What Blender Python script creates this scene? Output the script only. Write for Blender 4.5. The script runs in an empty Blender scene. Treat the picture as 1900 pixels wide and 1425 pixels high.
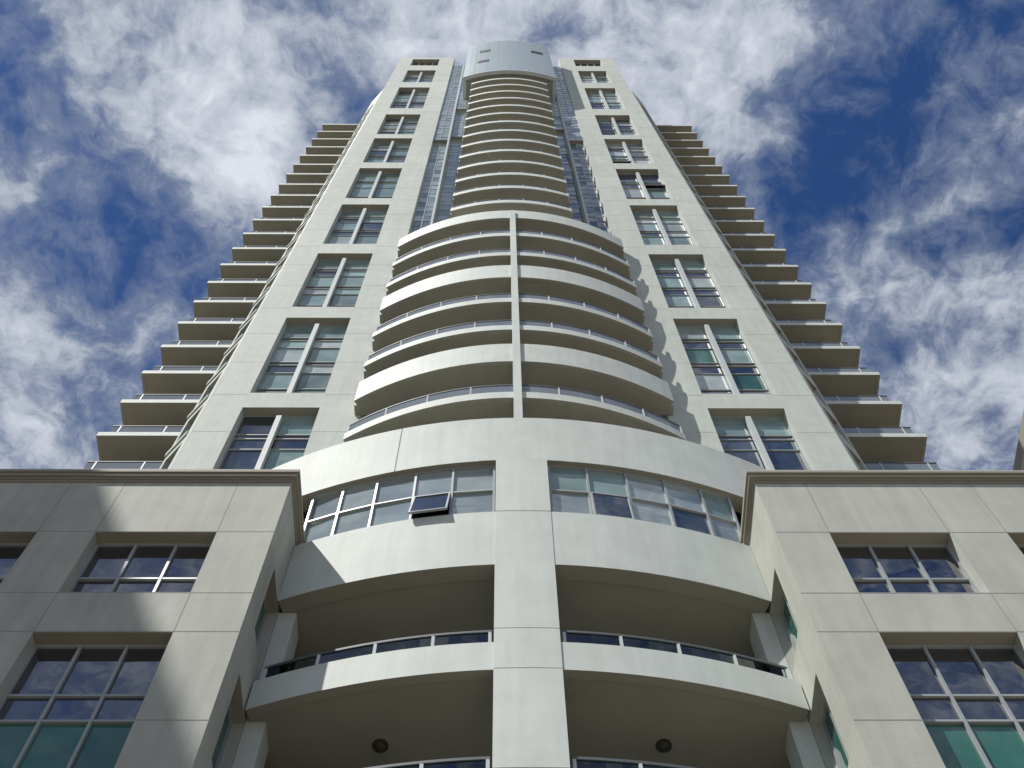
import bpy, bmesh, math, random
from mathutils import Vector, Matrix
random.seed(7)
S = bpy.context.scene
COL = S.collection
EYE = 1.6                       # eye height; heights below are given above the eye

# ------------------------------------------------------------------ camera
cam_d = bpy.data.cameras.new('camera'); cam = bpy.data.objects.new('camera', cam_d); COL.objects.link(cam)
cam_d.sensor_width = 36; cam_d.lens = 36 * 2300 / 1900; cam_d.clip_end = 6000; cam_d.clip_start = .1
right = Vector((0.99996429, -0.00496376, -0.00683918))
up = Vector((-0.00199993, -0.92532397, 0.3791722))
fwd = Vector((0.00821058, 0.37914498, 0.92530085))
M = Matrix((right, up, -fwd)).transposed().to_4x4(); M.translation = (0, 0, EYE)
cam.matrix_world = M
S.camera = cam

# ------------------------------------------------------------------ light
SUN = Vector((1.0, .745, -2.19)).normalized()           # direction the light travels
EL = math.asin(-SUN.z); AZ = math.atan2(-SUN.x, -SUN.y)  # azimuth from +y, clockwise
sd = bpy.data.lights.new('sun', 'SUN'); sd.energy = 4.6; sd.angle = math.radians(.53); sd.color = (1, .965, .90)
so = bpy.data.objects.new('sun', sd); COL.objects.link(so)
so.rotation_euler = SUN.to_track_quat('-Z', 'Y').to_euler(); so.location = (-40, -30, 90)

W = bpy.data.worlds.new('World'); S.world = W; W.use_nodes = True
nt = W.node_tree; nt.nodes.clear()
def N(tree, typ, **kw):
    n = tree.nodes.new(typ)
    for k, v in kw.items(): setattr(n, k, v)
    return n
out = N(nt, 'ShaderNodeOutputWorld'); bg = N(nt, 'ShaderNodeBackground'); bg.inputs['Strength'].default_value = .1
sky = N(nt, 'ShaderNodeTexSky', sky_type='NISHITA'); sky.sun_disc = False
sky.sun_elevation = EL; sky.sun_rotation = AZ; sky.altitude = 300; sky.air_density = .9; sky.dust_density = .2; sky.ozone_density = 3.0
hs = N(nt, 'ShaderNodeHueSaturation'); hs.inputs['Saturation'].default_value = 1.24; hs.inputs['Value'].default_value = .66
hs.inputs['Hue'].default_value = .509
nt.links.new(sky.outputs[0], hs.inputs['Color'])
tc = N(nt, 'ShaderNodeTexCoord'); sep = N(nt, 'ShaderNodeSeparateXYZ'); nt.links.new(tc.outputs['Generated'], sep.inputs[0])
def math_(op, a, b=None, c=None, clamp=False, tree=nt):
    n = N(tree, 'ShaderNodeMath', operation=op); n.use_clamp = clamp
    for i, v in enumerate((a, b, c)):
        if v is None: continue
        if isinstance(v, (int, float)): n.inputs[i].default_value = v
        else: tree.links.new(v, n.inputs[i])
    return n.outputs[0]
zc = math_('MAXIMUM', sep.outputs['Z'], .06)
px = math_('DIVIDE', sep.outputs['X'], zc); py = math_('DIVIDE', sep.outputs['Y'], zc)
P = N(nt, 'ShaderNodeCombineXYZ'); nt.links.new(px, P.inputs[0]); nt.links.new(py, P.inputs[1]); P = P.outputs[0]
def noise(vec, scale, detail, rough, dist=0, tree=nt, off=None, sc=None):
    m = N(tree, 'ShaderNodeMapping'); tree.links.new(vec, m.inputs[0])
    if off: m.inputs['Location'].default_value = off
    if sc: m.inputs['Scale'].default_value = sc
    n = N(tree, 'ShaderNodeTexNoise'); tree.links.new(m.outputs[0], n.inputs['Vector'])
    n.inputs['Scale'].default_value = scale; n.inputs['Detail'].default_value = detail; n.inputs['Roughness'].default_value = rough
    n.inputs['Distortion'].default_value = dist
    return n
wn = noise(P, 9, 4, .6)
wv = N(nt, 'ShaderNodeVectorMath', operation='SUBTRACT'); nt.links.new(wn.outputs['Color'], wv.inputs[0]); wv.inputs[1].default_value = (.5, .5, .5)
ws = N(nt, 'ShaderNodeVectorMath', operation='SCALE'); nt.links.new(wv.outputs[0], ws.inputs[0]); ws.inputs['Scale'].default_value = .07
wp = N(nt, 'ShaderNodeVectorMath', operation='ADD'); nt.links.new(P, wp.inputs[0]); nt.links.new(ws.outputs[0], wp.inputs[1]); PW = wp.outputs[0]
big = noise(PW, 6, 3, .55, off=(3.1, 1.7, 0)); mid = noise(PW, 24, 10, .62, .2, off=(.4, 5.2, 1)); 
fine = noise(P, 60, 6, .65, .5, off=(7, 2, 3), sc=(1.0, .75, 1))
# where the photograph's cloud banks and blue gaps stand in the sky (x/z, y/z, radius, weight)
BL = [(-.27,.23,.11,.32),(.40,.42,.09,.3),(.02,.06,.12,.25),(.30,.17,.05,-.2),(-0.386,.16,.05,-1),(-.302,.256,.045,-1.1),(-.361,.297,.033,-.7),(-.156,.105,.03,-.6),(-.121,.17,.03,-1),(.317,.124,.036,-1),(.382,.103,.034,-.9),
 (.266,.209,.046,-1.2),(.236,.268,.036,-.9),(.307,.183,.028,-.8),(.43,.272,.028,-1),(-.346,.435,.035,-.6),(.359,.383,.037,-.5),(-.275,.335,.035,-.5),(-.208,.292,.027,-.5),
 (-.227,.147,.072,.9),(-.329,.114,.042,.6),(-.064,.113,.042,.7),(.028,.097,.063,.8),(.156,.133,.055,1),(.203,.183,.035,.6),(.283,.286,.05,.5),
 (-.383,.234,.035,.7),(-.388,.365,.051,.7),(-.415,.456,.047,.7),(.408,.333,.037,.5),(.435,.423,.052,.6),(-.201,.207,.048,.9),(-.091,.151,.026,.4)]
acc = None
for bx_, by_, br_, bw_ in BL:
    d = N(nt, 'ShaderNodeVectorMath', operation='DISTANCE'); nt.links.new(PW, d.inputs[0]); d.inputs[1].default_value = (bx_, by_, 0)
    q = math_('DIVIDE', d.outputs['Value'], br_ * 1.35); q = math_('MULTIPLY', q, q); q = math_('MULTIPLY', q, -1.0)
    q = math_('EXPONENT', q); q = math_('MULTIPLY', q, bw_)
    acc = q if acc is None else math_('ADD', acc, q)
cov = math_('MULTIPLY_ADD', big.outputs['Fac'], .8, 0)
cov = math_('MULTIPLY_ADD', mid.outputs['Fac'], 1.9, cov)
cov = math_('MULTIPLY_ADD', fine.outputs['Fac'], .30, cov)
cov = math_('MULTIPLY_ADD', acc, .40, cov)                 # mean of the noises is about 1.6
mr = N(nt, 'ShaderNodeMapRange', interpolation_type='SMOOTHSTEP'); nt.links.new(cov, mr.inputs[0])
mr.inputs['From Min'].default_value = .92; mr.inputs['From Max'].default_value = 1.92
thick = N(nt, 'ShaderNodeMapRange'); nt.links.new(cov, thick.inputs[0]); thick.inputs['From Min'].default_value = 1.5; thick.inputs['From Max'].default_value = 2.35
cc = N(nt, 'ShaderNodeMix', data_type='RGBA'); nt.links.new(thick.outputs[0], cc.inputs['Factor'])
cc.inputs['A'].default_value = (2.1, 2.5, 3.3, 1); cc.inputs['B'].default_value = (6.2, 6.5, 7.0, 1)
mx = N(nt, 'ShaderNodeMix', data_type='RGBA'); f2 = math_('MULTIPLY', mr.outputs[0], .96)
nt.links.new(f2, mx.inputs['Factor']); nt.links.new(hs.outputs[0], mx.inputs['A']); nt.links.new(cc.outputs['Result'], mx.inputs['B'])
nt.links.new(mx.outputs['Result'], bg.inputs[0]); nt.links.new(bg.outputs[0], out.inputs[0])

S.view_settings.view_transform = 'Standard'; S.view_settings.look = 'None'; S.view_settings.gamma = 1
S.view_settings.exposure = .30
S.render.resolution_x = 1024; S.render.resolution_y = 768
S.render.engine = 'CYCLES'

# ------------------------------------------------------------------ materials
def mat(name, base, rough=.8, var=.08, nscale=1.2, streak=0, bump=.0, spec=.3, ior=None, metallic=0, bscale=30):
    m = bpy.data.materials.new(name); m.use_nodes = True; t = m.node_tree; b = t.nodes['Principled BSDF']
    b.inputs['Roughness'].default_value = rough; b.inputs['Specular IOR Level'].default_value = spec; b.inputs['Metallic'].default_value = metallic
    if ior: b.inputs['IOR'].default_value = ior
    g = N(t, 'ShaderNodeNewGeometry'); v = g.outputs['Position']
    n1 = noise(v, nscale, 6, .6, tree=t); n2 = noise(v, .18, 3, .5, tree=t, off=(5, 3, 1))
    k = math_('ADD', n1.outputs['Fac'], n2.outputs['Fac'], tree=t); k = math_('SUBTRACT', k, 1.0, tree=t)
    if streak:
        n3 = noise(v, 3.2, 5, .65, tree=t, sc=(1.6, 1.6, .13)); k3 = math_('SUBTRACT', n3.outputs['Fac'], .5, tree=t)
        k = math_('MULTIPLY_ADD', k3, streak, k, tree=t)
    k = math_('MULTIPLY_ADD', k, var * 2.2, 1.0, tree=t)
    c = N(t, 'ShaderNodeVectorMath', operation='SCALE'); c.inputs[0].default_value = base; t.links.new(k, c.inputs['Scale'])
    t.links.new(c.outputs[0], b.inputs['Base Color'])
    if bump:
        n4 = noise(v, bscale, 4, .6, tree=t); bn = N(t, 'ShaderNodeBump'); bn.inputs['Strength'].default_value = bump; bn.inputs['Distance'].default_value = .02
        t.links.new(n4.outputs['Fac'], bn.inputs['Height']); t.links.new(bn.outputs[0], b.inputs['Normal'])
    return m
def glass(name, base, ior=2.0, rough=.02, wob=.15, island=0.0):
    """opaque window glass: dark room, drawn blind or painted cloud reflection behind a reflecting pane"""
    m = bpy.data.materials.new(name); m.use_nodes = True; t = m.node_tree; b = t.nodes['Principled BSDF']
    b.inputs['Roughness'].default_value = rough; b.inputs['IOR'].default_value = ior
    g = N(t, 'ShaderNodeNewGeometry')
    r = g.outputs['Random Per Island']
    k = math_('MULTIPLY_ADD', r, island * 2, 1 - island, tree=t)
    n0 = noise(g.outputs['Position'], 1.4, 3, .5, tree=t); k2 = math_('MULTIPLY_ADD', n0.outputs['Fac'], .9, .55, tree=t)
    k = math_('MULTIPLY', k, k2, tree=t)
    c = N(t, 'ShaderNodeVectorMath', operation='SCALE'); c.inputs[0].default_value = base; t.links.new(k, c.inputs['Scale'])
    t.links.new(c.outputs[0], b.inputs['Base Color'])
    n4 = noise(g.outputs['Position'], 1.1, 2, .5, tree=t); bn = N(t, 'ShaderNodeBump'); bn.inputs['Strength'].default_value = wob; bn.inputs['Distance'].default_value = .02
    t.links.new(n4.outputs['Fac'], bn.inputs['Height']); t.links.new(bn.outputs[0], b.inputs['Normal'])
    return m
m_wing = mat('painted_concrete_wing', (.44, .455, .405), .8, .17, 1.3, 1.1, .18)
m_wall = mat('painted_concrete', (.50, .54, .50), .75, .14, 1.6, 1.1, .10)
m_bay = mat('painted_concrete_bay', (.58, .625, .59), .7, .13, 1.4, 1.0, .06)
m_soff = mat('soffit_shade_tone', (.31, .295, .245), .85, .16, .9, 0, .05)  # olive-brown underside shade put into the colour, not a separate paint
m_joint = mat('joint_sealant', (.31, .31, .29), .8, .05)
m_joint2 = mat('joint_sealant_pale', (.40, .41, .39), .8, .05)
m_trim = mat('cornice_render_shaded', (.30, .275, .225), .75, .08, 2, .4, .08)  # base darkened so the cornice's shadow is in the colour
m_frame = mat('aluminium_frame', (.36, .39, .40), .45, .05, 2, 0, 0, .4, metallic=.1)
m_fin = mat('white_fin', (.52, .56, .57), .55, .05, 2, .3)
m_rail = mat('rail_metal', (.10, .115, .13), .6, .04, 2, 0, 0, .25)
m_dark = mat('dark_opening', (.018, .02, .022), .5, .1)
m_panel = mat('metal_panel', (.47, .56, .58), .35, .08, 2.5, .4, 0, .5, metallic=.2)
m_lamp = mat('brown_lamp_glass', (.05, .043, .034), .5, .1)
m_ground = mat('ground_paving', (.23, .205, .165), .9, .15, .6, 0, .1)
m_road = mat('asphalt', (.05, .05, .052), .9, .15, 4, 0, .2)
m_paint = mat('road_paint', (.7, .7, .68), .7, .1)
m_kerb = mat('kerb_stone', (.32, .31, .29), .85, .1, 3, 0, .1)
m_brick = mat('beige_render', (.46, .45, .41), .85, .1, 1, .5, .1)
g_dark = glass('glass_dark', (.003, .007, .024), 2.9, .015, .25)
g_blue = glass('glass_blue', (.02, .035, .06), 2.3, .02, .25, .5)
g_green = glass('spandrel_green', (.035, .13, .105), 1.7, .04, .1, .2)
g_blind = glass('glass_blind', (.25, .36, .35), 1.65, .03, .2, .35)
g_pale = glass('glass_pale', (.40, .46, .46), 1.65, .05, .2, .3)
g_sky = glass('glass_reflecting', (.24, .29, .29), 2.9, .02, .5, .4)  # pale base stands in for clouds reflected in the ribbon windows
g_cwp = glass('curtain_glass_pale', (.40, .47, .49), 1.7, .05, .3, .12)
g_cwm = glass('curtain_glass_mid', (.20, .26, .28), 2.2, .03, .3, .3)
g_cwd = glass('curtain_glass_dark', (.06, .095, .12), 2.5, .03, .3, .4)
def clear_glass(name, tint, ior):
    m = bpy.data.materials.new(name); m.use_nodes = True; t = m.node_tree; t.nodes.clear()
    o = N(t, 'ShaderNodeOutputMaterial'); tr = N(t, 'ShaderNodeBsdfTransparent'); tr.inputs[0].default_value = tint
    gl = N(t, 'ShaderNodeBsdfGlossy'); gl.inputs['Roughness'].default_value = .02; gl.inputs[0].default_value = (.9, .95, .95, 1)
    fr = N(t, 'ShaderNodeFresnel'); fr.inputs[0].default_value = ior; mm = N(t, 'ShaderNodeMixShader')
    t.links.new(fr.outputs[0], mm.inputs[0]); t.links.new(tr.outputs[0], mm.inputs[1]); t.links.new(gl.outputs[0], mm.inputs[2]); t.links.new(mm.outputs[0], o.inputs[0])
    return m
g_rail = clear_glass('balustrade_glass', (.55, .70, .70, 1), 1.9)
def frosted():
    m = clear_glass('frosted_balustrade', (.8, .85, .9, 1), 1.6); t = m.node_tree
    mm = [n for n in t.nodes if n.type == 'MIX_SHADER'][0]; o = [n for n in t.nodes if n.type == 'OUTPUT_MATERIAL'][0]
    d = N(t, 'ShaderNodeBsdfDiffuse'); d.inputs[0].default_value = (.50, .55, .62, 1); x = N(t, 'ShaderNodeMixShader'); x.inputs[0].default_value = .34
    t.links.new(mm.outputs[0], x.inputs[1]); t.links.new(d.outputs[0], x.inputs[2]); t.links.new(x.outputs[0], o.inputs[0]); return m
g_frost = frosted()

# ------------------------------------------------------------------ builders
class MB:
    """collects shapes in world x, y and height above the eye; build() links ONE mesh"""
    def __init__(s): s.v = []; s.f = []; s.m = []; s.mats = []
    def mi(s, m):
        if m not in s.mats: s.mats.append(m)
        return s.mats.index(m)
    def face(s, pts, m):
        i = len(s.v); s.v += [tuple(p) for p in pts]; s.f.append(tuple(range(i, i + len(pts)))); s.m.append(s.mi(m))
    def box(s, x0, x1, y0, y1, z0, z1, m, fn=None):
        c = [(x0,y0,z0),(x1,y0,z0),(x1,y1,z0),(x0,y1,z0),(x0,y0,z1),(x1,y0,z1),(x1,y1,z1),(x0,y1,z1)]
        if fn: c = [fn(*p) for p in c]
        s.hexa(c, m)
    def hexa(s, c, m):
        i = len(s.v); s.v += c
        for q in ((0,3,2,1),(4,5,6,7),(0,1,5,4),(1,2,6,5),(2,3,7,6),(3,0,4,7)):
            s.f.append(tuple(i + k for k in q)); s.m.append(s.mi(m))
    def prism(s, pts, z0, z1, m, mbot=None):
        n = len(pts); i = len(s.v); s.v += [(x, y, z0) for x, y in pts] + [(x, y, z1) for x, y in pts]
        s.f.append(tuple(reversed(range(i, i + n)))); s.m.append(s.mi(mbot or m))
        s.f.append(tuple(range(i + n, i + 2 * n))); s.m.append(s.mi(m))
        for k in range(n):
            j = (k + 1) % n; s.f.append((i + k, i + j, i + n + j, i + n + k)); s.m.append(s.mi(m))
    def strip(s, pts, t, z0, z1, m):
        """wall of thickness t behind the plan polyline pts (left to right seen from the front)"""
        off = offset(pts, t); n = len(pts); i = len(s.v); mi = s.mi(m)
        for (a, b) in zip(pts, off): s.v += [(a[0], a[1], z0), (a[0], a[1], z1), (b[0], b[1], z1), (b[0], b[1], z0)]
        for k in range(n - 1):
            a = i + 4 * k; b = a + 4
            for q in ((a, b, b + 1, a + 1), (a + 1, b + 1, b + 2, a + 2), (a + 2, b + 2, b + 3, a + 3), (a + 3, b + 3, b, a)):
                s.f.append(q); s.m.append(mi)
        s.f.append((i, i + 1, i + 2, i + 3)); s.m.append(mi); e = i + 4 * (n - 1); s.f.append((e + 3, e + 2, e + 1, e)); s.m.append(mi)
    def build(s, name, root, parent=None, kind=None, bevel=0):
        me = bpy.data.meshes.new(name); r = root.location if root else Vector((0, 0, 0))
        me.from_pydata([(x - r.x, y - r.y, z + EYE - r.z) for x, y, z in s.v], [], s.f)
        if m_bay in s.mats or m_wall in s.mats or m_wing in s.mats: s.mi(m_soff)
        for m in s.mats: me.materials.append(m)
        for p, k in zip(me.polygons, s.m): p.material_index = k
        me.update()
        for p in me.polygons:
            if p.normal.z < -.9 and s.mats[p.material_index] in (m_bay, m_wall, m_wing): p.material_index = s.mats.index(m_soff)  # downward wall faces get the darker tone: shade painted in
        me.validate(); o = bpy.data.objects.new(name, me); COL.objects.link(o)
        if parent or root: o.parent = parent or root
        if kind: o['kind'] = kind
        if bevel:
            b = o.modifiers.new('bevel', 'BEVEL'); b.width = bevel; b.segments = 1; b.limit_method = 'ANGLE'; b.angle_limit = math.radians(50)
        return o
def offset(pts, t):
    n = len(pts); out_ = []
    for k in range(n):
        a = Vector(pts[max(k - 1, 0)]); b = Vector(pts[min(k + 1, n - 1)])
        if 0 < k < n - 1:
            d1 = (Vector(pts[k]) - a).normalized(); d2 = (b - Vector(pts[k])).normalized()
            n1 = Vector((-d1.y, d1.x)); n2 = Vector((-d2.y, d2.x)); mvec = (n1 + n2).normalized(); l = t / max(mvec.dot(n1), .35)
            p = Vector(pts[k]) + mvec * l
        else:
            d = (b - a).normalized(); p = Vector(pts[k]) + Vector((-d.y, d.x)) * t
        out_.append((p.x, p.y))
    return out_
CX = .40
def arc(D0, R, x0, x1, n=24):
    """plan arc bulging towards the street: x0, x1 relative to the tower axis"""
    return [(CX + x0 + (x1 - x0) * k / n, D0 + R - math.sqrt(R * R - (x0 + (x1 - x0) * k / n) ** 2)) for k in range(n + 1)]
def arc_y(D0, R, x): return D0 + R - math.sqrt(R * R - x * x)

def empty(name, loc, label, cat, group=None):
    o = bpy.data.objects.new(name, None); COL.objects.link(o); o.location = loc; o.empty_display_size = .5
    o['label'] = label; o['category'] = cat
    if group: o['group'] = group
    return o
def dup(o, parent, dz=0, dx=0):
    c = o.copy(); COL.objects.link(c); c.parent = parent; c.location = (o.location.x + dx, o.location.y, o.location.z + dz)
    for ch in o.children:
        d = ch.copy(); COL.objects.link(d); d.parent = c
    return c
front = lambda y0: (lambda u, w, v: (u, y0 + w, v))          # wall seen from the street: u along x, w depth
def gridwall(mb, fn, u0, u1, v0, v1, holes, t, m, w0=0):
    us = sorted({u0, u1, *[h[0] for h in holes], *[h[1] for h in holes]}); vs = sorted({v0, v1, *[h[2] for h in holes], *[h[3] for h in holes]})
    us = [u for u in us if u0 <= u <= u1]; vs = [v for v in vs if v0 <= v <= v1]
    def solid(i, j):
        if not (0 <= i < len(us) - 1 and 0 <= j < len(vs) - 1): return False
        cu = (us[i] + us[i + 1]) / 2; cv = (vs[j] + vs[j + 1]) / 2
        return not any(h[0] < cu < h[1] and h[2] < cv < h[3] for h in holes)
    for i in range(len(us) - 1):
        for j in range(len(vs) - 1):
            if not solid(i, j): continue
            a, b, c, d = us[i], us[i + 1], vs[j], vs[j + 1]
            mb.face([fn(a, w0, c), fn(b, w0, c), fn(b, w0, d), fn(a, w0, d)], m)
            mb.face([fn(b, w0 + t, c), fn(a, w0 + t, c), fn(a, w0 + t, d), fn(b, w0 + t, d)], m)
            if not solid(i - 1, j): mb.face([fn(a, w0 + t, c), fn(a, w0, c), fn(a, w0, d), fn(a, w0 + t, d)], m)
            if not solid(i + 1, j): mb.face([fn(b, w0, c), fn(b, w0 + t, c), fn(b, w0 + t, d), fn(b, w0, d)], m)
            if not solid(i, j - 1): mb.face([fn(a, w0, c), fn(a, w0 + t, c), fn(b, w0 + t, c), fn(b, w0, c)], m)
            if not solid(i, j + 1): mb.face([fn(a, w0, d), fn(b, w0, d), fn(b, w0 + t, d), fn(a, w0 + t, d)], m)
def window(root, fn, us, vs, w, pick, fw=.05, fm=None, sashes=(), tilt=0):
    """frame with mullions at us and transoms at vs, panes as one child mesh"""
    fm = fm or m_frame; F = MB(); G = MB(); d = .07
    bx = lambda a, b, c, e, m_, w0=w, w1=w + d: F.box(a, b, w0, w1, c, e, m_, fn)
    for ua, ub in zip(us, us[1:]): bx(ua, ub, vs[0], vs[0] + fw, fm); bx(ua, ub, vs[-1] - fw, vs[-1], fm)
    for k, u in enumerate(us):
        h = fw / 2 if 0 < k < len(us) - 1 else fw
        a, b = (u, u + h) if k == 0 else ((u - h, u) if k == len(us) - 1 else (u - h, u + h))
        bx(a, b, vs[0] + fw, vs[-1] - fw, fm, w - .012, w + d - .012)
    for v in vs[1:-1]:
        for ua, ub in zip(us, us[1:]): bx(ua + fw / 2, ub - fw / 2, v - fw / 2, v + fw / 2, fm, w - .004, w + d - .02)
    for i in range(len(us) - 1):
        for j in range(len(vs) - 1):
            if (i, j) in sashes: continue
            a, b, c, e = us[i], us[i + 1], vs[j], vs[j + 1]; q = [random.uniform(-.005, .005) for _ in range(3)]
            if tilt and i == 0: q[0] += tilt
            w2 = w + .04
            G.face([fn(a, w2 + q[0], c), fn(b, w2 + q[1], c), fn(b, w2 + q[1] + q[2], e), fn(a, w2 + q[0] + q[2], e)], pick(i, j))
    f = F.build('window', root); G.build('pane', root, f)
    for (i, j) in sashes:                                    # open top-hung sash
        a, b, c, e = us[i] + fw / 2, us[i + 1] - fw / 2, vs[j] + fw / 2, vs[j + 1] - fw / 2
        A = MB(); op = sashes[(i, j)]; sl = lambda u, w_, v: fn(u, w - .02 + w_ - op * (e - v) / (e - c), v)
        A.box(a, b, 0, .05, c, c + .03, fm, sl); A.box(a, b, 0, .05, e - .03, e, fm, sl)
        A.box(a, a + .03, 0, .05, c + .03, e - .03, fm, sl); A.box(b - .03, b, 0, .05, c + .03, e - .03, fm, sl)
        A.box(a + .03, b - .03, .015, .03, c + .03, e - .03, g_blue, sl)
        A.box(a, b, .30, .31, c - .02, e + .02, m_dark, lambda u, w_, v: fn(u, w + w_, v))
        A.build('awning_sash', root, f)
    return f
def railing(root, parent, pts, z0, h, spacing=1.25, inset=.06, gm=None):
    off = offset(pts, inset)
    L = [0]
    for a, b in zip(off, off[1:]): L.append(L[-1] + math.dist(a, b))
    def at(s):
        for k in range(len(off) - 1):
            if s <= L[k + 1] + 1e-6:
                t = (s - L[k]) / max(L[k + 1] - L[k], 1e-6); return (off[k][0] + t * (off[k+1][0] - off[k][0]), off[k][1] + t * (off[k+1][1] - off[k][1]))
        return off[-1]
    R = MB(); R.strip(off, .06, z0 + h - .05, z0 + h, m_rail); R.strip(offset(off, .012), .03, z0 + .05, z0 + .08, m_rail)
    n = max(1, round(L[-1] / spacing))
    for k in range(n + 1):
        s = min(max(L[-1] * k / n, .03), L[-1] - .03); x, y = at(s); R.box(x - .025, x + .025, y + .002, y + .052, z0, z0 + h - .05, m_fin)
    r = R.build('railing', root, parent)
    G = MB(); G.strip(offset(off, .02), .012, z0 + .08, z0 + h - .05, gm or g_rail); G.build('glass_panel', root, parent)
    return r

# ------------------------------------------------------------------ the ground
def sheet(name, x0, x1, y0, y1, z, m, n=1):
    b = MB(); b.face([(x0, y0, z - EYE), (x1, y0, z - EYE), (x1, y1, z - EYE), (x0, y1, z - EYE)], m); return b.build(name, None, kind='structure')
sheet('ground', -3000, 3000, -3000, 3000, 0, m_ground)
sheet('road', -400, 400, -16, -5, .004, m_road)
b = MB()
for k in range(-40, 41): b.box(k * 6, k * 6 + 3, -10.56, -10.44, .006 - EYE, .010 - EYE, m_paint)
b.build('road_markings', None, kind='structure')
b = MB(); b.box(-400, 400, -5, -4.8, -EYE, .13 - EYE, m_kerb); b.build('kerb', None, kind='structure')
b = MB(); b.box(-400, 400, -4.8, 8.5, -EYE, .12 - EYE, m_ground); b.build('pavement', None, kind='structure')

# ------------------------------------------------------------------ the tower
T = empty('residential_tower', (CX, 16.3, 0), 'tall cream residential tower with curved balconies in the middle and stepped balconies up both sides', 'tower')
FL = 3.0
Z = lambda n: 34.06 + 3 * n                    # balcony levels: n = 0 the lowest seen above the bay
# --- curved base bay
D0, RB = 10.8, 12.55
HB = 8.2
bay = MB()
full = arc(D0, RB, -HB, HB, 48)
inn = arc(D0, RB, -4.245, 4.245, 28)
bay.strip(inn, .30, 18.31, 20.20, m_bay)                                   # spandrel under the ribbon windows
bay.strip(full, .35, 22.36, 24.44, m_bay)                                  # parapet above them
for s in (-1, 1):                                                          # ring ends beyond the podium roof
    seg = arc(D0, RB, s * 4.62 if s > 0 else -HB, HB if s > 0 else -4.62, 12)
    bay.strip(seg, .30, 20.95, 22.36, m_bay)
    x = CX + s * HB; y = arc_y(D0, RB, HB)
    bay.box(min(x, x - s * .3), max(x, x - s * .3), y + .36, 16.2, 20.95, 24.44, m_bay)
deck = offset(full, .36)
bay.prism(deck + [(CX + HB - .35, 16.2), (CX - HB + .35, 16.2)], 23.7, 23.95, m_bay)
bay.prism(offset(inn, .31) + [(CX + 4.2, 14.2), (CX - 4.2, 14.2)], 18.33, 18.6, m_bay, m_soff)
bay.box(CX - 4.2, CX + 4.2, 14.2, 14.5, -1.5, 18.6, m_bay)
for H in (17.9,): bay.strip(arc(D0 - .003, RB, -.02, .02, 1), .0, 0, 0, m_joint)
# panel joints
jn = [(-2.55, 22.37, 24.43)]
for x, a, c in jn: bay.box(CX + x - .01, CX + x + .01, arc_y(D0, RB, x) - .005, arc_y(D0, RB, x) + .05, a, c, m_joint)
bay.strip(arc(D0 - .005, RB, -.86, .86, 6), .004, 22.352, 22.37, m_joint)
bay.build('bay_wall', T)
pil = MB(); pl = arc(D0 - .012, RB, -.515, .505, 6)
zz = [-1.48, 1.3, 4.1, 7.1, 10.1, 12.31, 13.10, 15.31, 16.36, 20.19]
for a, c in zip(zz, zz[1:]): pil.strip(pl, .7, a + .008, c - .008, m_bay)
pil.strip(offset(pl, .02), .6, -1.48, 18.3, m_joint)
pil.strip(pl, .5, 20.205, 22.35, m_bay); pil.strip(offset(pl, .02), .4, 20.0, 22.3, m_joint)
pil.build('pillar', T)
# side columns inside the loggias
for s in (-1, 1):
    c = MB(); a, b_ = sorted((CX + s * 4.242, CX + s * 3.93)); c.box(a, b_, 11.78, 12.3, -1.48, 18.32, m_bay); c.build('column', T)
# loggia glazing
lg = MB()
for s in (-1, 1):
    a, b_ = sorted((CX + s * .5, CX + s * 3.7))
    for k in range(-1, 6):
        z0 = 18.31 - 3 * (k + 1) if k >= 0 else 18.31
    for k in range(6):
        z0 = 15.31 - 3 * k
        for q in range(4):
            u0 = a + (b_ - a) * q / 4; u1 = a + (b_ - a) * (q + 1) / 4
            lg.box(u0 + .04, u1 - .04, 14.12, 14.15, z0 + .3, z0 + 2.5, random.choice((g_dark, g_blue, g_blind)))
            lg.box(u0 - .04, u0 + .04, 14.06, 14.19, z0 + .25, z0 + 2.6, m_frame)
lg.build('sliding_door', T)
# ribbon windows
for s in (-1, 1):
    A, B = (.52, 4.245) if s > 0 else (-4.245, -.53)
    def fn(u, w, v):
        y = arc_y(D0, RB, u); nrm = Vector((-u, RB - (y - D0))).normalized(); return (CX + u + nrm.x * w, y + nrm.y * w, v)
    if s < 0: us = [-4.245, -3.60, -2.90, -2.12, -1.37, -.53]
    else: us = [.52, 1.30, 2.09, 2.87, 3.62, 4.245]
    pick = lambda i, j: random.choice((g_sky, g_sky, g_pale, g_sky)) if s < 0 else random.choice((g_blue, g_sky, g_sky) if j == 0 else (g_sky, g_sky, g_blind))
    window(T, fn, us, [20.20, 21.28, 22.36], .10, pick, .045, sashes={(3, 0): .22} if s < 0 else {(1, 0): .07}, tilt=.04 if s < 0 else 0)
# base bay balconies (open loggias)
proto = None
for k in range(6):
    z0 = 15.31 - 3 * k
    if z0 < 1: break
    bal = MB(); hf = .71
    for s in (-1, 1):
        a, b_ = sorted((s * .506, s * 4.225)); p = arc(D0 + .01, RB, a, b_, 16)
        bal.strip(p, .16, z0, z0 + hf, m_bay)
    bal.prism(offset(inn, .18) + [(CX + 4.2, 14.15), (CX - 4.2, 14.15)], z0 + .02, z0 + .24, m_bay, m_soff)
    bo = bal.build('balcony', T)
    for s in (-1, 1):
        a, b_ = sorted((s * .55, s * 4.15)); railing(T, bo, arc(D0 + .01, RB, a, b_, 16), z0 + hf - .02, .44, 1.02)

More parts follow.
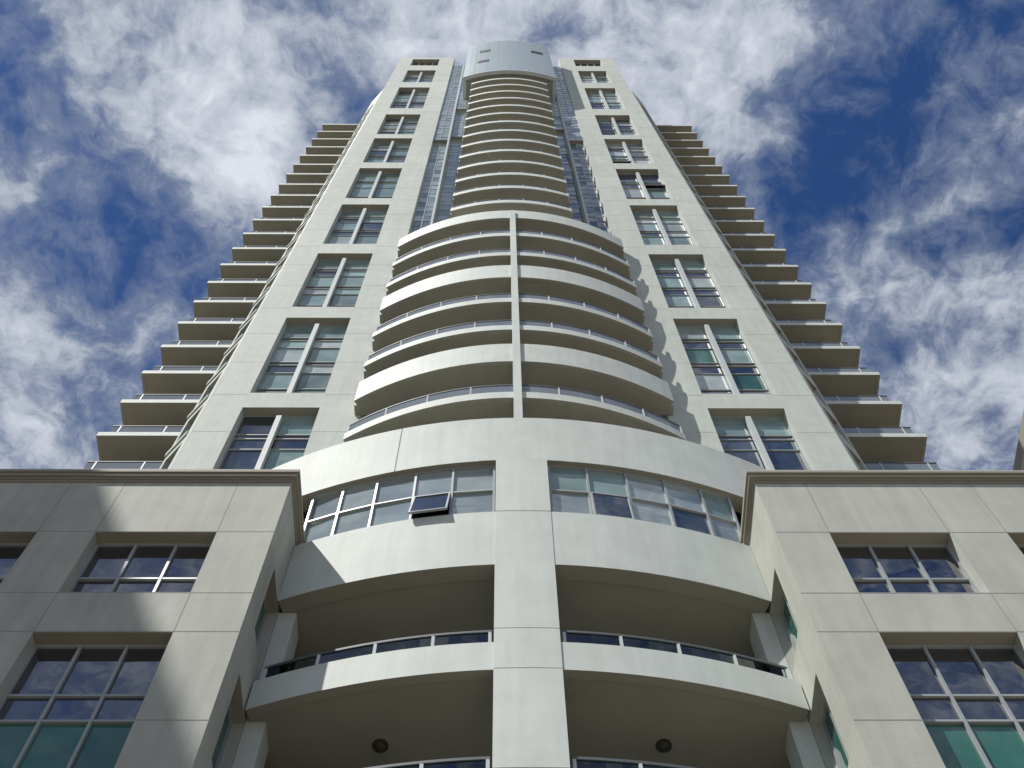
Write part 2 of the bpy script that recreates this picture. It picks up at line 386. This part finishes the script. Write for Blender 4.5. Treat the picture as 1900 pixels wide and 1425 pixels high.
# --- tower body
PF = 16.3
core = MB()
core.box(CX - 5.05, CX + 5.05, 17.62, 34, -1.5, 118.5, m_wall)
core.box(CX - 14.6, CX + 14.6, 20.5, 34.0, -1.5, 100.6, m_wall)
core.box(CX - 10.9, CX + 10.9, 20.2, 33.0, 100.6, 121.2, m_wall)
core.box(CX - 8.2, CX + 8.2, 16.9, 17.5, -1.5, 22.0, m_wall)
core.build('wall', T)
GR = [(29.9,37.7),(38.95,46.7),(48.05,55.8),(57.4,65.1),(66.5,74.0),(75.6,83.2),(84.6,92.2),(94.8,104.8),(107.6,114.6),(117.7,121.9)]
WX0, WX1 = 6.42, 8.97
for s in (-1, 1):
    pw = MB(); a, b_ = sorted((s * WX0, s * WX1)); u0, u1 = sorted((s * 5.03, s * 10.2))
    holes = [(CX + a, CX + b_, g0, g1) for g0, g1 in GR]
    gridwall(pw, front(PF), CX + u0, CX + u1, 20.5, 123.2, holes, .62, m_wall)
    # panel joints, every storey on the piers
    for n in range(2, 30):
        z = 32.7 + 3.03 * n - 3
        if z > 122: break
        for c0, c1 in ((u0, a), (b_, u1)):
            pw.box(CX + c0 + .01, CX + c1 - .01, PF - .003, PF + .01, z, z + .022, m_joint2)
    # projecting sill and head bands
    # pier return towards the middle
    xi = CX + s * 5.03; pw.box(min(xi, xi + s * .3), max(xi, xi + s * .3), PF + .623, 17.6, 20.5, 123.2, m_wall)
    pw.build('facade_pier', T)
    # glazed strips between the piers
    for gi, (g0, g1) in enumerate(GR):
        n = max(1, round((g1 - g0) / 3.0)); vs = [g0]
        st = (g1 - g0) / n
        for k in range(n): vs += [g0 + st * k + st * .30, g0 + st * k + st * .42, g0 + st * (k + 1)] if gi < 9 else [g0 + st * (k + 1)]
        xm = CX + (a + b_) / 2; us = [CX + a, xm, CX + b_] if gi < 9 else [CX + a + (b_ - a) * q / 4 for q in range(5)]
        def pick(i, j):
            r = j % 3
            if gi >= 9: return g_dark
            if r == 0: return random.choice((g_dark, g_pale, g_blind, g_blue))
            if r == 1: return random.choice((g_dark, g_dark, g_green, g_blue))
            return random.choice((g_blind, g_blind, g_pale, g_green if gi < 2 and s > 0 else g_blind, g_blue))
        sash = {}
        if gi == 5 and s > 0: sash = {(0, 2): .2}
        if gi == 4 and s > 0: sash = {(1, 3): .2}
        w = window(T, front(PF), us, vs, .30, pick, .04, sashes=sash)
        if gi < 9:
            fb = MB(); fb.box(xm - .085, xm + .085, PF + .10, PF + .285, g0 + .02, g1 - .42, m_fin); fb.build('mullion_fin', T, w)
    # chamfered corner column with a slot each storey
    cm = MB(); p0 = (CX + s * 10.21, PF + .003); p1 = (CX + s * 11.2, PF + 1.05)
    L = math.dist(p0, p1); ux, uy = (p1[0] - p0[0]) / L, (p1[1] - p0[1]) / L; nx, ny = (-uy * s, ux * s)
    if ny < 0: nx, ny = -nx, -ny
    cf = lambda u, w_, v: (p0[0] + ux * u + nx * w_, p0[1] + uy * u + ny * w_, v)
    hl = [(L * .25, L * .85, 30.4 + 3.03 * n, 32.5 + 3.03 * n) for n in range(23)]
    gridwall(cm, cf, 0, L, 20.5, 104.0, hl, .3, m_wall)
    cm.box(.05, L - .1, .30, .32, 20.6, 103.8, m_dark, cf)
    x_ = p1[0]; cm.box(min(x_, x_ - s * .3), max(x_, x_ - s * .3), p1[1] + .01, 20.3, 20.5, 104.0, m_wall)
    x_ = CX + s * 10.2; cm.box(min(x_, x_ - s * .3), max(x_, x_ - s * .3), PF + .63, 20.3, 104.01, 123.2, m_wall)
    # slim slab edges standing proud on the chamfer
    se = cm
    for n in range(23 if s < 0 else 0):
        z = 29.95 + 3.03 * n; se.box(L * .22, L * .99, -.06, -.002, z, z + .28, m_wall, cf)
    cm.build('corner_column', T)

# curtain walling between the piers and the upper bow
m_cw = [g_pale, g_blind, g_blue, g_pale, g_pale, g_blind]
for s in (-1, 1):
    def cwall(x0, x1, y, z0, z1, pale, name='curtain_wall'):
        a, b_ = sorted((CX + s * x0, CX + s * x1)); nz = max(2, round((z1 - z0) / 1.02)); us = [a, (a + b_) / 2, b_]
        F = MB(); G = MB()
        for u in us: F.box(u - .025, u + .025, y - .03, y + .03, z0, z1, m_frame)
        for k in range(nz + 1):
            z = z0 + (z1 - z0) * k / nz; F.box(a, b_, y - .02, y + .03, z - .02, z + .02, m_frame)
        for i in range(2):
            for k in range(nz):
                q = [random.uniform(-.012, .012) for _ in range(3)]; c, e = z0 + (z1 - z0) * k / nz, z0 + (z1 - z0) * (k + 1) / nz
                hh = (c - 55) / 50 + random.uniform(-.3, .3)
                m = g_cwp if hh > (.5 if s > 0 else .15) else (g_cwd if s > 0 else g_cwm)  # pale panes above, darker below: cloud reflection painted into the glass colour
                G.face([(us[i], y + q[0], c), (us[i+1], y + q[1], c), (us[i+1], y + q[1] + q[2], e), (us[i], y + q[0] + q[2], e)], m)
        f = F.build(name, T); G.build('pane', T, f)
        K = MB(); K.box(a, b_, y + .06, 17.55, z0 - .02, z0 + .0, m_soff); K.box(a, b_, y + .05, y + .08, z0 + .0, z1, m_dark); K.build('spandrel_back', T, f)
    steps_in = [(24.5, 85.8, 16.95), (85.8, 95.4, 16.7), (95.4, 118, 16.45)] if s < 0 else [(24.5, 88, 16.85), (88, 118, 16.6)]
    steps_out = [(24.5, 83.2, 16.65), (83.2, 118, 16.42)]
    for z0, z1, y in steps_in: cwall(2.6, 3.93, y, z0 + .03, z1, 0)
    for z0, z1, y in steps_out: cwall(4.07, 5.02, y, z0 + .03, z1, 0)
    x = CX + s * 4.0; c = MB(); c.box(x - .06, x + .06, 16.36, 17.6, 24.5, 118.3, m_fin); c.build('vertical_fin', T)
# glazing and side walls behind the bow balconies
gb = MB()
for n in range(-3, 23):
    z0 = Z(n)
    hw = 5.0 if n < 7.5 else 2.55
    y = 17.0 if hw > 3 else 16.6
    kk = 8 if hw > 3 else 4
    for q in range(kk):
        a = CX - hw + 2 * hw * q / kk; b_ = a + 2 * hw / kk
        gb.box(a + .05, b_ - .05, y + .02, y + .04, z0 + .25, z0 + 2.7, random.choice((g_blind, g_pale, g_blue, g_blue)))
        gb.box(a - .05, a + .05, y - .02, y + .06, z0 + .2, z0 + 2.75, m_frame)
    gb.box(CX - hw, CX + hw, y, y + .1, z0 + 2.75, z0 + 3.0 + .2, m_wall)
gb.build('balcony_glazing', T)

# --- wide bow balconies, levels -3..7
RW, DW, HW = 10.4, 14.39, 5.2
bow = arc(DW, RW, -HW, HW, 30)
tall = {-2, 1, 4, 7}
fas = {0: .45, 1: 1.6, 2: .45, 3: .48, 4: 1.6, 5: .48, 6: .50, 7: 1.35, -1: .45, -2: 1.6, -3: .45}
def bow_balcony(pts, zb, fh, deep, rail, rh=.74):
    m = MB(); m.strip(pts, .14, zb, zb + fh, m_bay)
    e0, e1 = pts[0], pts[-1]
    for e, s in ((e0, 1), (e1, -1)): m.box(min(e[0], e[0] + s * .14), max(e[0], e[0] + s * .14), e[1] + .16, deep, zb, zb + fh, m_bay)
    off = offset(pts, .15); m.prism(off + [(e1[0] - .15, deep), (e0[0] + .15, deep)], zb + .02, zb + .22, m_bay, m_soff)
    o = m.build('balcony', T)
    if rail: railing(T, o, pts, zb + fh - .01, rh, 1.3, gm=g_frost)
    return o
protoR = None
for n in range(-3, 8):
    if n in tall: bow_balcony(bow, Z(n), fas[n], 16.29, False)
    elif protoR is None: protoR = bow_balcony(bow, Z(n), fas[n], 16.29, True)
    else: dup(protoR, T, 3 * (n + 3))
c = MB(); c.prism(offset(bow, .16) + [(CX + 5.0, 17.6), (CX - 5.0, 17.6)], Z(7) + .9, Z(7) + 1.1, m_bay); c.build('roof_deck', T)
c = MB(); c.box(CX - .05, CX + .20, DW - .10, DW + .45, 23.96, Z(7) + 1.0, m_bay); c.build('pillar', T)
# --- narrow bow balconies, levels 8..21
nb = arc(14.42, 10.0, -2.92, 2.92, 20)
protoN = bow_balcony(nb, Z(8), .50, 16.55, True, .55)
protoN.location.x = .04
for n in range(9, 22): dup(protoN, T, 3 * (n - 8), .006 * (n - 8))
# --- side balconies, 22 levels on either flank
for s in (-1, 1):
    x_in, x_out = CX + s * 11.06, CX + s * 14.92
    z0 = Z(-1) + .40
    a, b_ = sorted((x_in, x_out)); m = MB(); y0, y1 = 18.6, 20.25
    m.box(a, b_, y0, y0 + .12, z0, z0 + .30, m_bay)
    e = (x_out - s * .12, x_out); m.box(min(e), max(e), y0 + .122, y1, z0, z0 + .30, m_bay)
    c0, c1 = sorted((x_in, x_out - s * .122)); m.box(c0, c1, y0 + .122, y1, z0 + .02, z0 + .22, m_soff)
    o = m.build('balcony', T)
    pts = [(x_out + .0, y1 - .1), (x_out, y0), (x_in, y0)] if s < 0 else [(x_in, y0), (x_out, y0), (x_out, y1 - .1)]
    railing(T, o, pts, z0 + .24, 1.08, 1.9, .20, gm=g_frost)
    zs = 0
    for n in range(1, 24):
        if z0 + 3.0 * n > 101.1: break
        dup(o, T, 3.0 * n)
    # flank glazing behind
    g = MB()
    for n in range(0, 24):
        z = z0 + 3.0 * n
        if z > 99: break
        for q in range(3):
            u0 = c0 + (c1 - c0) * q / 3 + .1; u1 = c0 + (c1 - c0) * (q + 1) / 3
            g.box(u0 + .03, u1 - .05, 20.40, 20.43, z + .3, z + 2.6, random.choice((g_dark, g_blue, g_blind, g_pale)))
            g.box(u1 - .05, u1 + .05, 20.36, 20.46, z + .25, z + 2.65, m_frame)
    g.build('balcony_glazing', T)
    c = MB(); q0, q1 = sorted((CX + s * 11.05, CX + s * 14.6)); c.box(q0, q1, 20.262, 20.35, 30, 30.2, m_wall)
    for n in range(0, 24):
        z = z0 + 3.0 * n
        if z < 100: c.box(q0, q1, 20.262, 20.48, z + 2.7, z + 3.0, m_wall)
    c.build('spandrel', T)

# --- crown
CR = 12.0; CW = 3.68
cp = arc(14.2, CR, -CW, CW, 20)
cr = MB()
off = offset(cp, .25)
zs0, zs1 = 99.87, 119.3
rows = 13; cols = 20
for r in range(rows):
    a = zs0 + (zs1 - zs0) * r / rows; c_ = zs0 + (zs1 - zs0) * (r + 1) / rows
    cr.strip(arc(14.2, CR, -CW, CW, 20), .25, a + .045, c_ - .045, m_panel)
cr.strip(arc(14.23, CR, -CW + .01, CW - .01, 20), .18, zs0 + .01, zs1 - .04, m_joint)
for s in (-1, 1):
    x = CX + s * CW; cr.box(min(x, x - s * .25), max(x, x - s * .25), arc_y(14.2, CR, CW) + .26, 17.9, zs0, zs1, m_panel)
cr.prism(off + [(CX + CW - .26, 17.6), (CX - CW + .26, 17.6)], zs0 + .02, zs0 + .25, m_panel, m_soff)
cr.prism(off + [(CX + CW - .26, 20.6), (CX - CW + .26, 20.6)], zs1 - .6, zs1 - .4, m_panel)
for k in range(1, 8):
    x = -CW + 2 * CW * k / 8; y = arc_y(14.2, CR, x); cr.box(CX + x - .02, CX + x + .02, y - .006, y + .05, zs0 + .03, zs1 - .03, m_joint)
cr.strip(arc(14.14, CR, -CW - .03, CW + .03, 20), .3, zs0 - .16, zs0 - .01, m_fin)
crown = cr.build('crown', T)
for x, z, w, h in ((-2.09, 112.3, .95, 1.3), (-2.15, 106.0, .95, 1.2), (2.48, 112.0, 1.0, 1.3)):
    o = MB(); o.strip(arc(14.17, CR, x - w / 2, x + w / 2, 4), .025, z, z + h, m_dark)
    o.build('louvre', T, crown)
crown.location.x = .15

# ------------------------------------------------------------------ podium wings
WF = 10.3
for s in (-1, 1):
    xc = CX + s * 4.25                                    # inner corner
    lab = ('low cream podium wing left of the curved bay, partly in shadow under its cornice' if s < 0 else
           'low cream podium wing right of the curved bay, its inner side wall in full sun')
    Wg = empty('podium_wing', (xc + s * 6, WF, 0), lab, 'building', 'podium wings flanking the tower')
    OUT = 15.5
    u0, u1 = sorted((xc, xc + s * OUT))
    first = 5.17 if s > 0 else -5.22                        # window edge nearest the bay, from the axis
    cols = []
    for k in range(4):
        e = CX + first + s * (3.03 * k); a, b_ = sorted((e, e + s * 2.05)); cols.append((a, b_))
    holes = []
    rowsH = [(16.6, 18.5), (6.2, 15.5), (1.2, 5.2)]
    for a, b_ in cols:
        for r0, r1 in rowsH: holes.append((a, b_, r0, r1))
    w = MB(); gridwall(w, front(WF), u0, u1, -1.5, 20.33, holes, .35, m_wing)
    # side wall facing the bay, with windows beside the loggias
    sf = (lambda u, ww, v, xc=xc, s=s: (xc + s * ww, u, v))
    sh = [(10.88, 11.78, 16.5 - 3 * k, 18.31 - 3 * k) for k in range(5)]
    sh = [(a, b_, c_ - (.0 if i == 0 else .1), d) for i, (a, b_, c_, d) in enumerate(sh)]
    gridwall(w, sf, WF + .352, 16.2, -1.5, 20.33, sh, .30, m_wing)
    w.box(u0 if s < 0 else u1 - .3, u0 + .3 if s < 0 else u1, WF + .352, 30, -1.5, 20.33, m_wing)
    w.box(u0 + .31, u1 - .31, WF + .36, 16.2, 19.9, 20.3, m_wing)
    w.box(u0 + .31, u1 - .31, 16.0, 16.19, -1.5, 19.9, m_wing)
    # joints on the panel grid
    vj = [];
    for a, b_ in cols: vj += [a, b_]
    for hz in (18.52, 16.585, 15.52, 13.45, 10.4, 7.4):
        segs = [u0 + .01] + sorted(vj) + [u1 - .01]
        for a, c_ in zip(segs, segs[1:]):
            mid_ = (a + c_) / 2
            if any(h[0] < mid_ < h[1] and h[2] - .01 < hz < h[3] + .01 for h in holes): continue
            w.box(a, c_, WF - .003, WF + .01, hz - .009, hz + .009, m_joint)
    for v in vj:
        for a, c_ in ((18.54, 20.32), (15.54, 16.57)): w.box(v - .008, v + .008, WF - .003, WF + .01, a, c_, m_joint)
    w.build('wall', Wg)
    for a, b_ in cols:
        th = (b_ - a) / 3
        us = [a, a + th, a + 2 * th, b_]
        window(Wg, front(WF), us, [16.6, 17.37, 18.5], .22, lambda i, j: g_dark, .045)
        vsb = [6.2, 7.4, 9.0, 9.5, 10.45, 12.0, 12.5, 13.72, 14.28, 15.5]
        def pk(i, j): return g_green if j in (0, 3, 6) or (vsb[j] > 12.4 and vsb[j] < 13.0) else (g_green if j == 6 else g_dark)
        window(Wg, front(WF), us, vsb, .22, pk, .045)
        window(Wg, front(WF), us, [1.2, 4.2, 5.2], .22, lambda i, j: g_dark, .05)
        F = MB()                                             # heavier opening sash frames in the middle light
    for a, b_, c_, d in sh:
        window(Wg, sf, [a, (a + b_) / 2, b_], [c_, d], .18, lambda i, j: g_green if j == 0 and i == 1 else g_dark, .04)
    # stepped cornice, mitred round the corner
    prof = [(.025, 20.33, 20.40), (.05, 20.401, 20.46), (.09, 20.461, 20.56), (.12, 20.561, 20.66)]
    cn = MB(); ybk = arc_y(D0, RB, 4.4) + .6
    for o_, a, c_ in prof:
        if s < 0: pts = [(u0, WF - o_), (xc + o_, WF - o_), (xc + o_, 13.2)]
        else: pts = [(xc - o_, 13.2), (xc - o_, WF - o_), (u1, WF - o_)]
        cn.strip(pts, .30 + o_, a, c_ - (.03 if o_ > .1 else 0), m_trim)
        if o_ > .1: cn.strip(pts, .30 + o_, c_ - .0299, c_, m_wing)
    for k in range(1, 6):
        x = xc + s * (1.1 + 2.03 * (k - 1) * 1.5)
        for o_, a, c_ in prof: cn.box(x - .006, x + .006, WF - o_ - .002, WF - o_ + .01, a + .002, c_ - .002, m_joint)
    cn.build('cornice', Wg)
    rf = MB(); rf.box(u0 + .32, u1 - .32, WF + .5, 16.2, 20.34, 20.5, m_ground); rf.build('roof', Wg)

# ------------------------------------------------------------------ ceiling lamps under the lower loggia
def dome(mb, x, y, z, r, h, m, n=16, k=5):
    rings = [(r * math.cos(i / k * math.pi / 2), h * math.sin(i / k * math.pi / 2)) for i in range(k)]
    for i in range(k - 1):
        for j in range(n):
            a0, a1 = 2 * math.pi * j / n, 2 * math.pi * (j + 1) / n
            (r0, h0), (r1, h1) = rings[i], rings[i + 1]
            mb.face([(x + r0 * math.cos(a0), y + r0 * math.sin(a0), z - h0), (x + r0 * math.cos(a1), y + r0 * math.sin(a1), z - h0),
                     (x + r1 * math.cos(a1), y + r1 * math.sin(a1), z - h1), (x + r1 * math.cos(a0), y + r1 * math.sin(a0), z - h1)], m)
    r1, h1 = rings[-1]; mb.face([(x + r1 * math.cos(2 * math.pi * j / n), y + r1 * math.sin(2 * math.pi * j / n), z - h1) for j in range(n)], m)
for x, lb in ((-1.83, 'small round brown lamp on the soffit left of the central pillar'), (2.47, 'small round brown lamp on the soffit right of the central pillar')):
    e = empty('ceiling_lamp', (x, 12.2, 15.33 + EYE), lb, 'lamp', 'lamps under the loggia soffit')
    c = MB(); c.prism([(x + .12 * math.cos(k * math.pi / 8), 12.2 + .12 * math.sin(k * math.pi / 8)) for k in range(16)], 15.29, 15.328, m_lamp); c.build('base', e)
    c = MB(); dome(c, x, 12.2, 15.289, .10, .08, m_lamp); c.build('lamp_shade', e)

# ------------------------------------------------------------------ neighbouring buildings
def block(name, x0, x1, y0, y1, h, label, m, ov=.3, fx=3.2, fz=3.1, side='x', group=None):
    e = empty(name, ((x0 + x1) / 2, (y0 + y1) / 2, 0), label, 'building', group)
    c = MB(); c.box(x0, x1, y0, y1, -EYE + .01, h, m); c.build('wall', e)
    c = MB(); c.box(x0 - ov, x1 + ov, y0 - ov, y1 + ov, h + .002, h + .8, m_trim); c.build('roof', e)
    wnd = MB(); gl = MB()
    def win(fn_, u, v):
        for bxx in ((u, u + 1.5, v, v + .08), (u, u + 1.5, v + 1.5, v + 1.58), (u, u + .08, v + .08, v + 1.5), (u + 1.42, u + 1.5, v + .08, v + 1.5)):
            wnd.box(bxx[0], bxx[1], -.06, .02, bxx[2], bxx[3], m_frame, fn_)
        gl.face([fn_(u + .08, -.02, v + .08), fn_(u + 1.42, -.02, v + .08), fn_(u + 1.42, -.02, v + 1.5), fn_(u + .08, -.02, v + 1.5)], g_dark)
    v = 1.5
    while v < h - 3:
        u = y0 + 1.2
        while u < y1 - 2.5:
            xs = x1 if side == 'x' else x0; sg = 1 if side == 'x' else -1
            win(lambda a, w_, z_, xs=xs, sg=sg: (xs - sg * w_, a, z_), u, v); u += fx
        u = x0 + 1.2
        while u < x1 - 2.5:
            win(lambda a, w_, z_: (a, y0 + w_, z_), u, v); u += fx
        v += fz
    f = wnd.build('window_frame', e); gl.build('pane', e, f)
    return e
# the block across the street whose roof edge shades the left wing
t_ = 18.0
block('office_block', -50, -25.45, -9, .6, 58.7, 'beige office block standing to the left of the tower forecourt', m_brick)
block('apartment_block', 28.0, 60, 25.6, 60, 60.0, 'sliver of a beige neighbouring block at the right edge beyond the podium wing', m_brick, ov=.02, side='n')
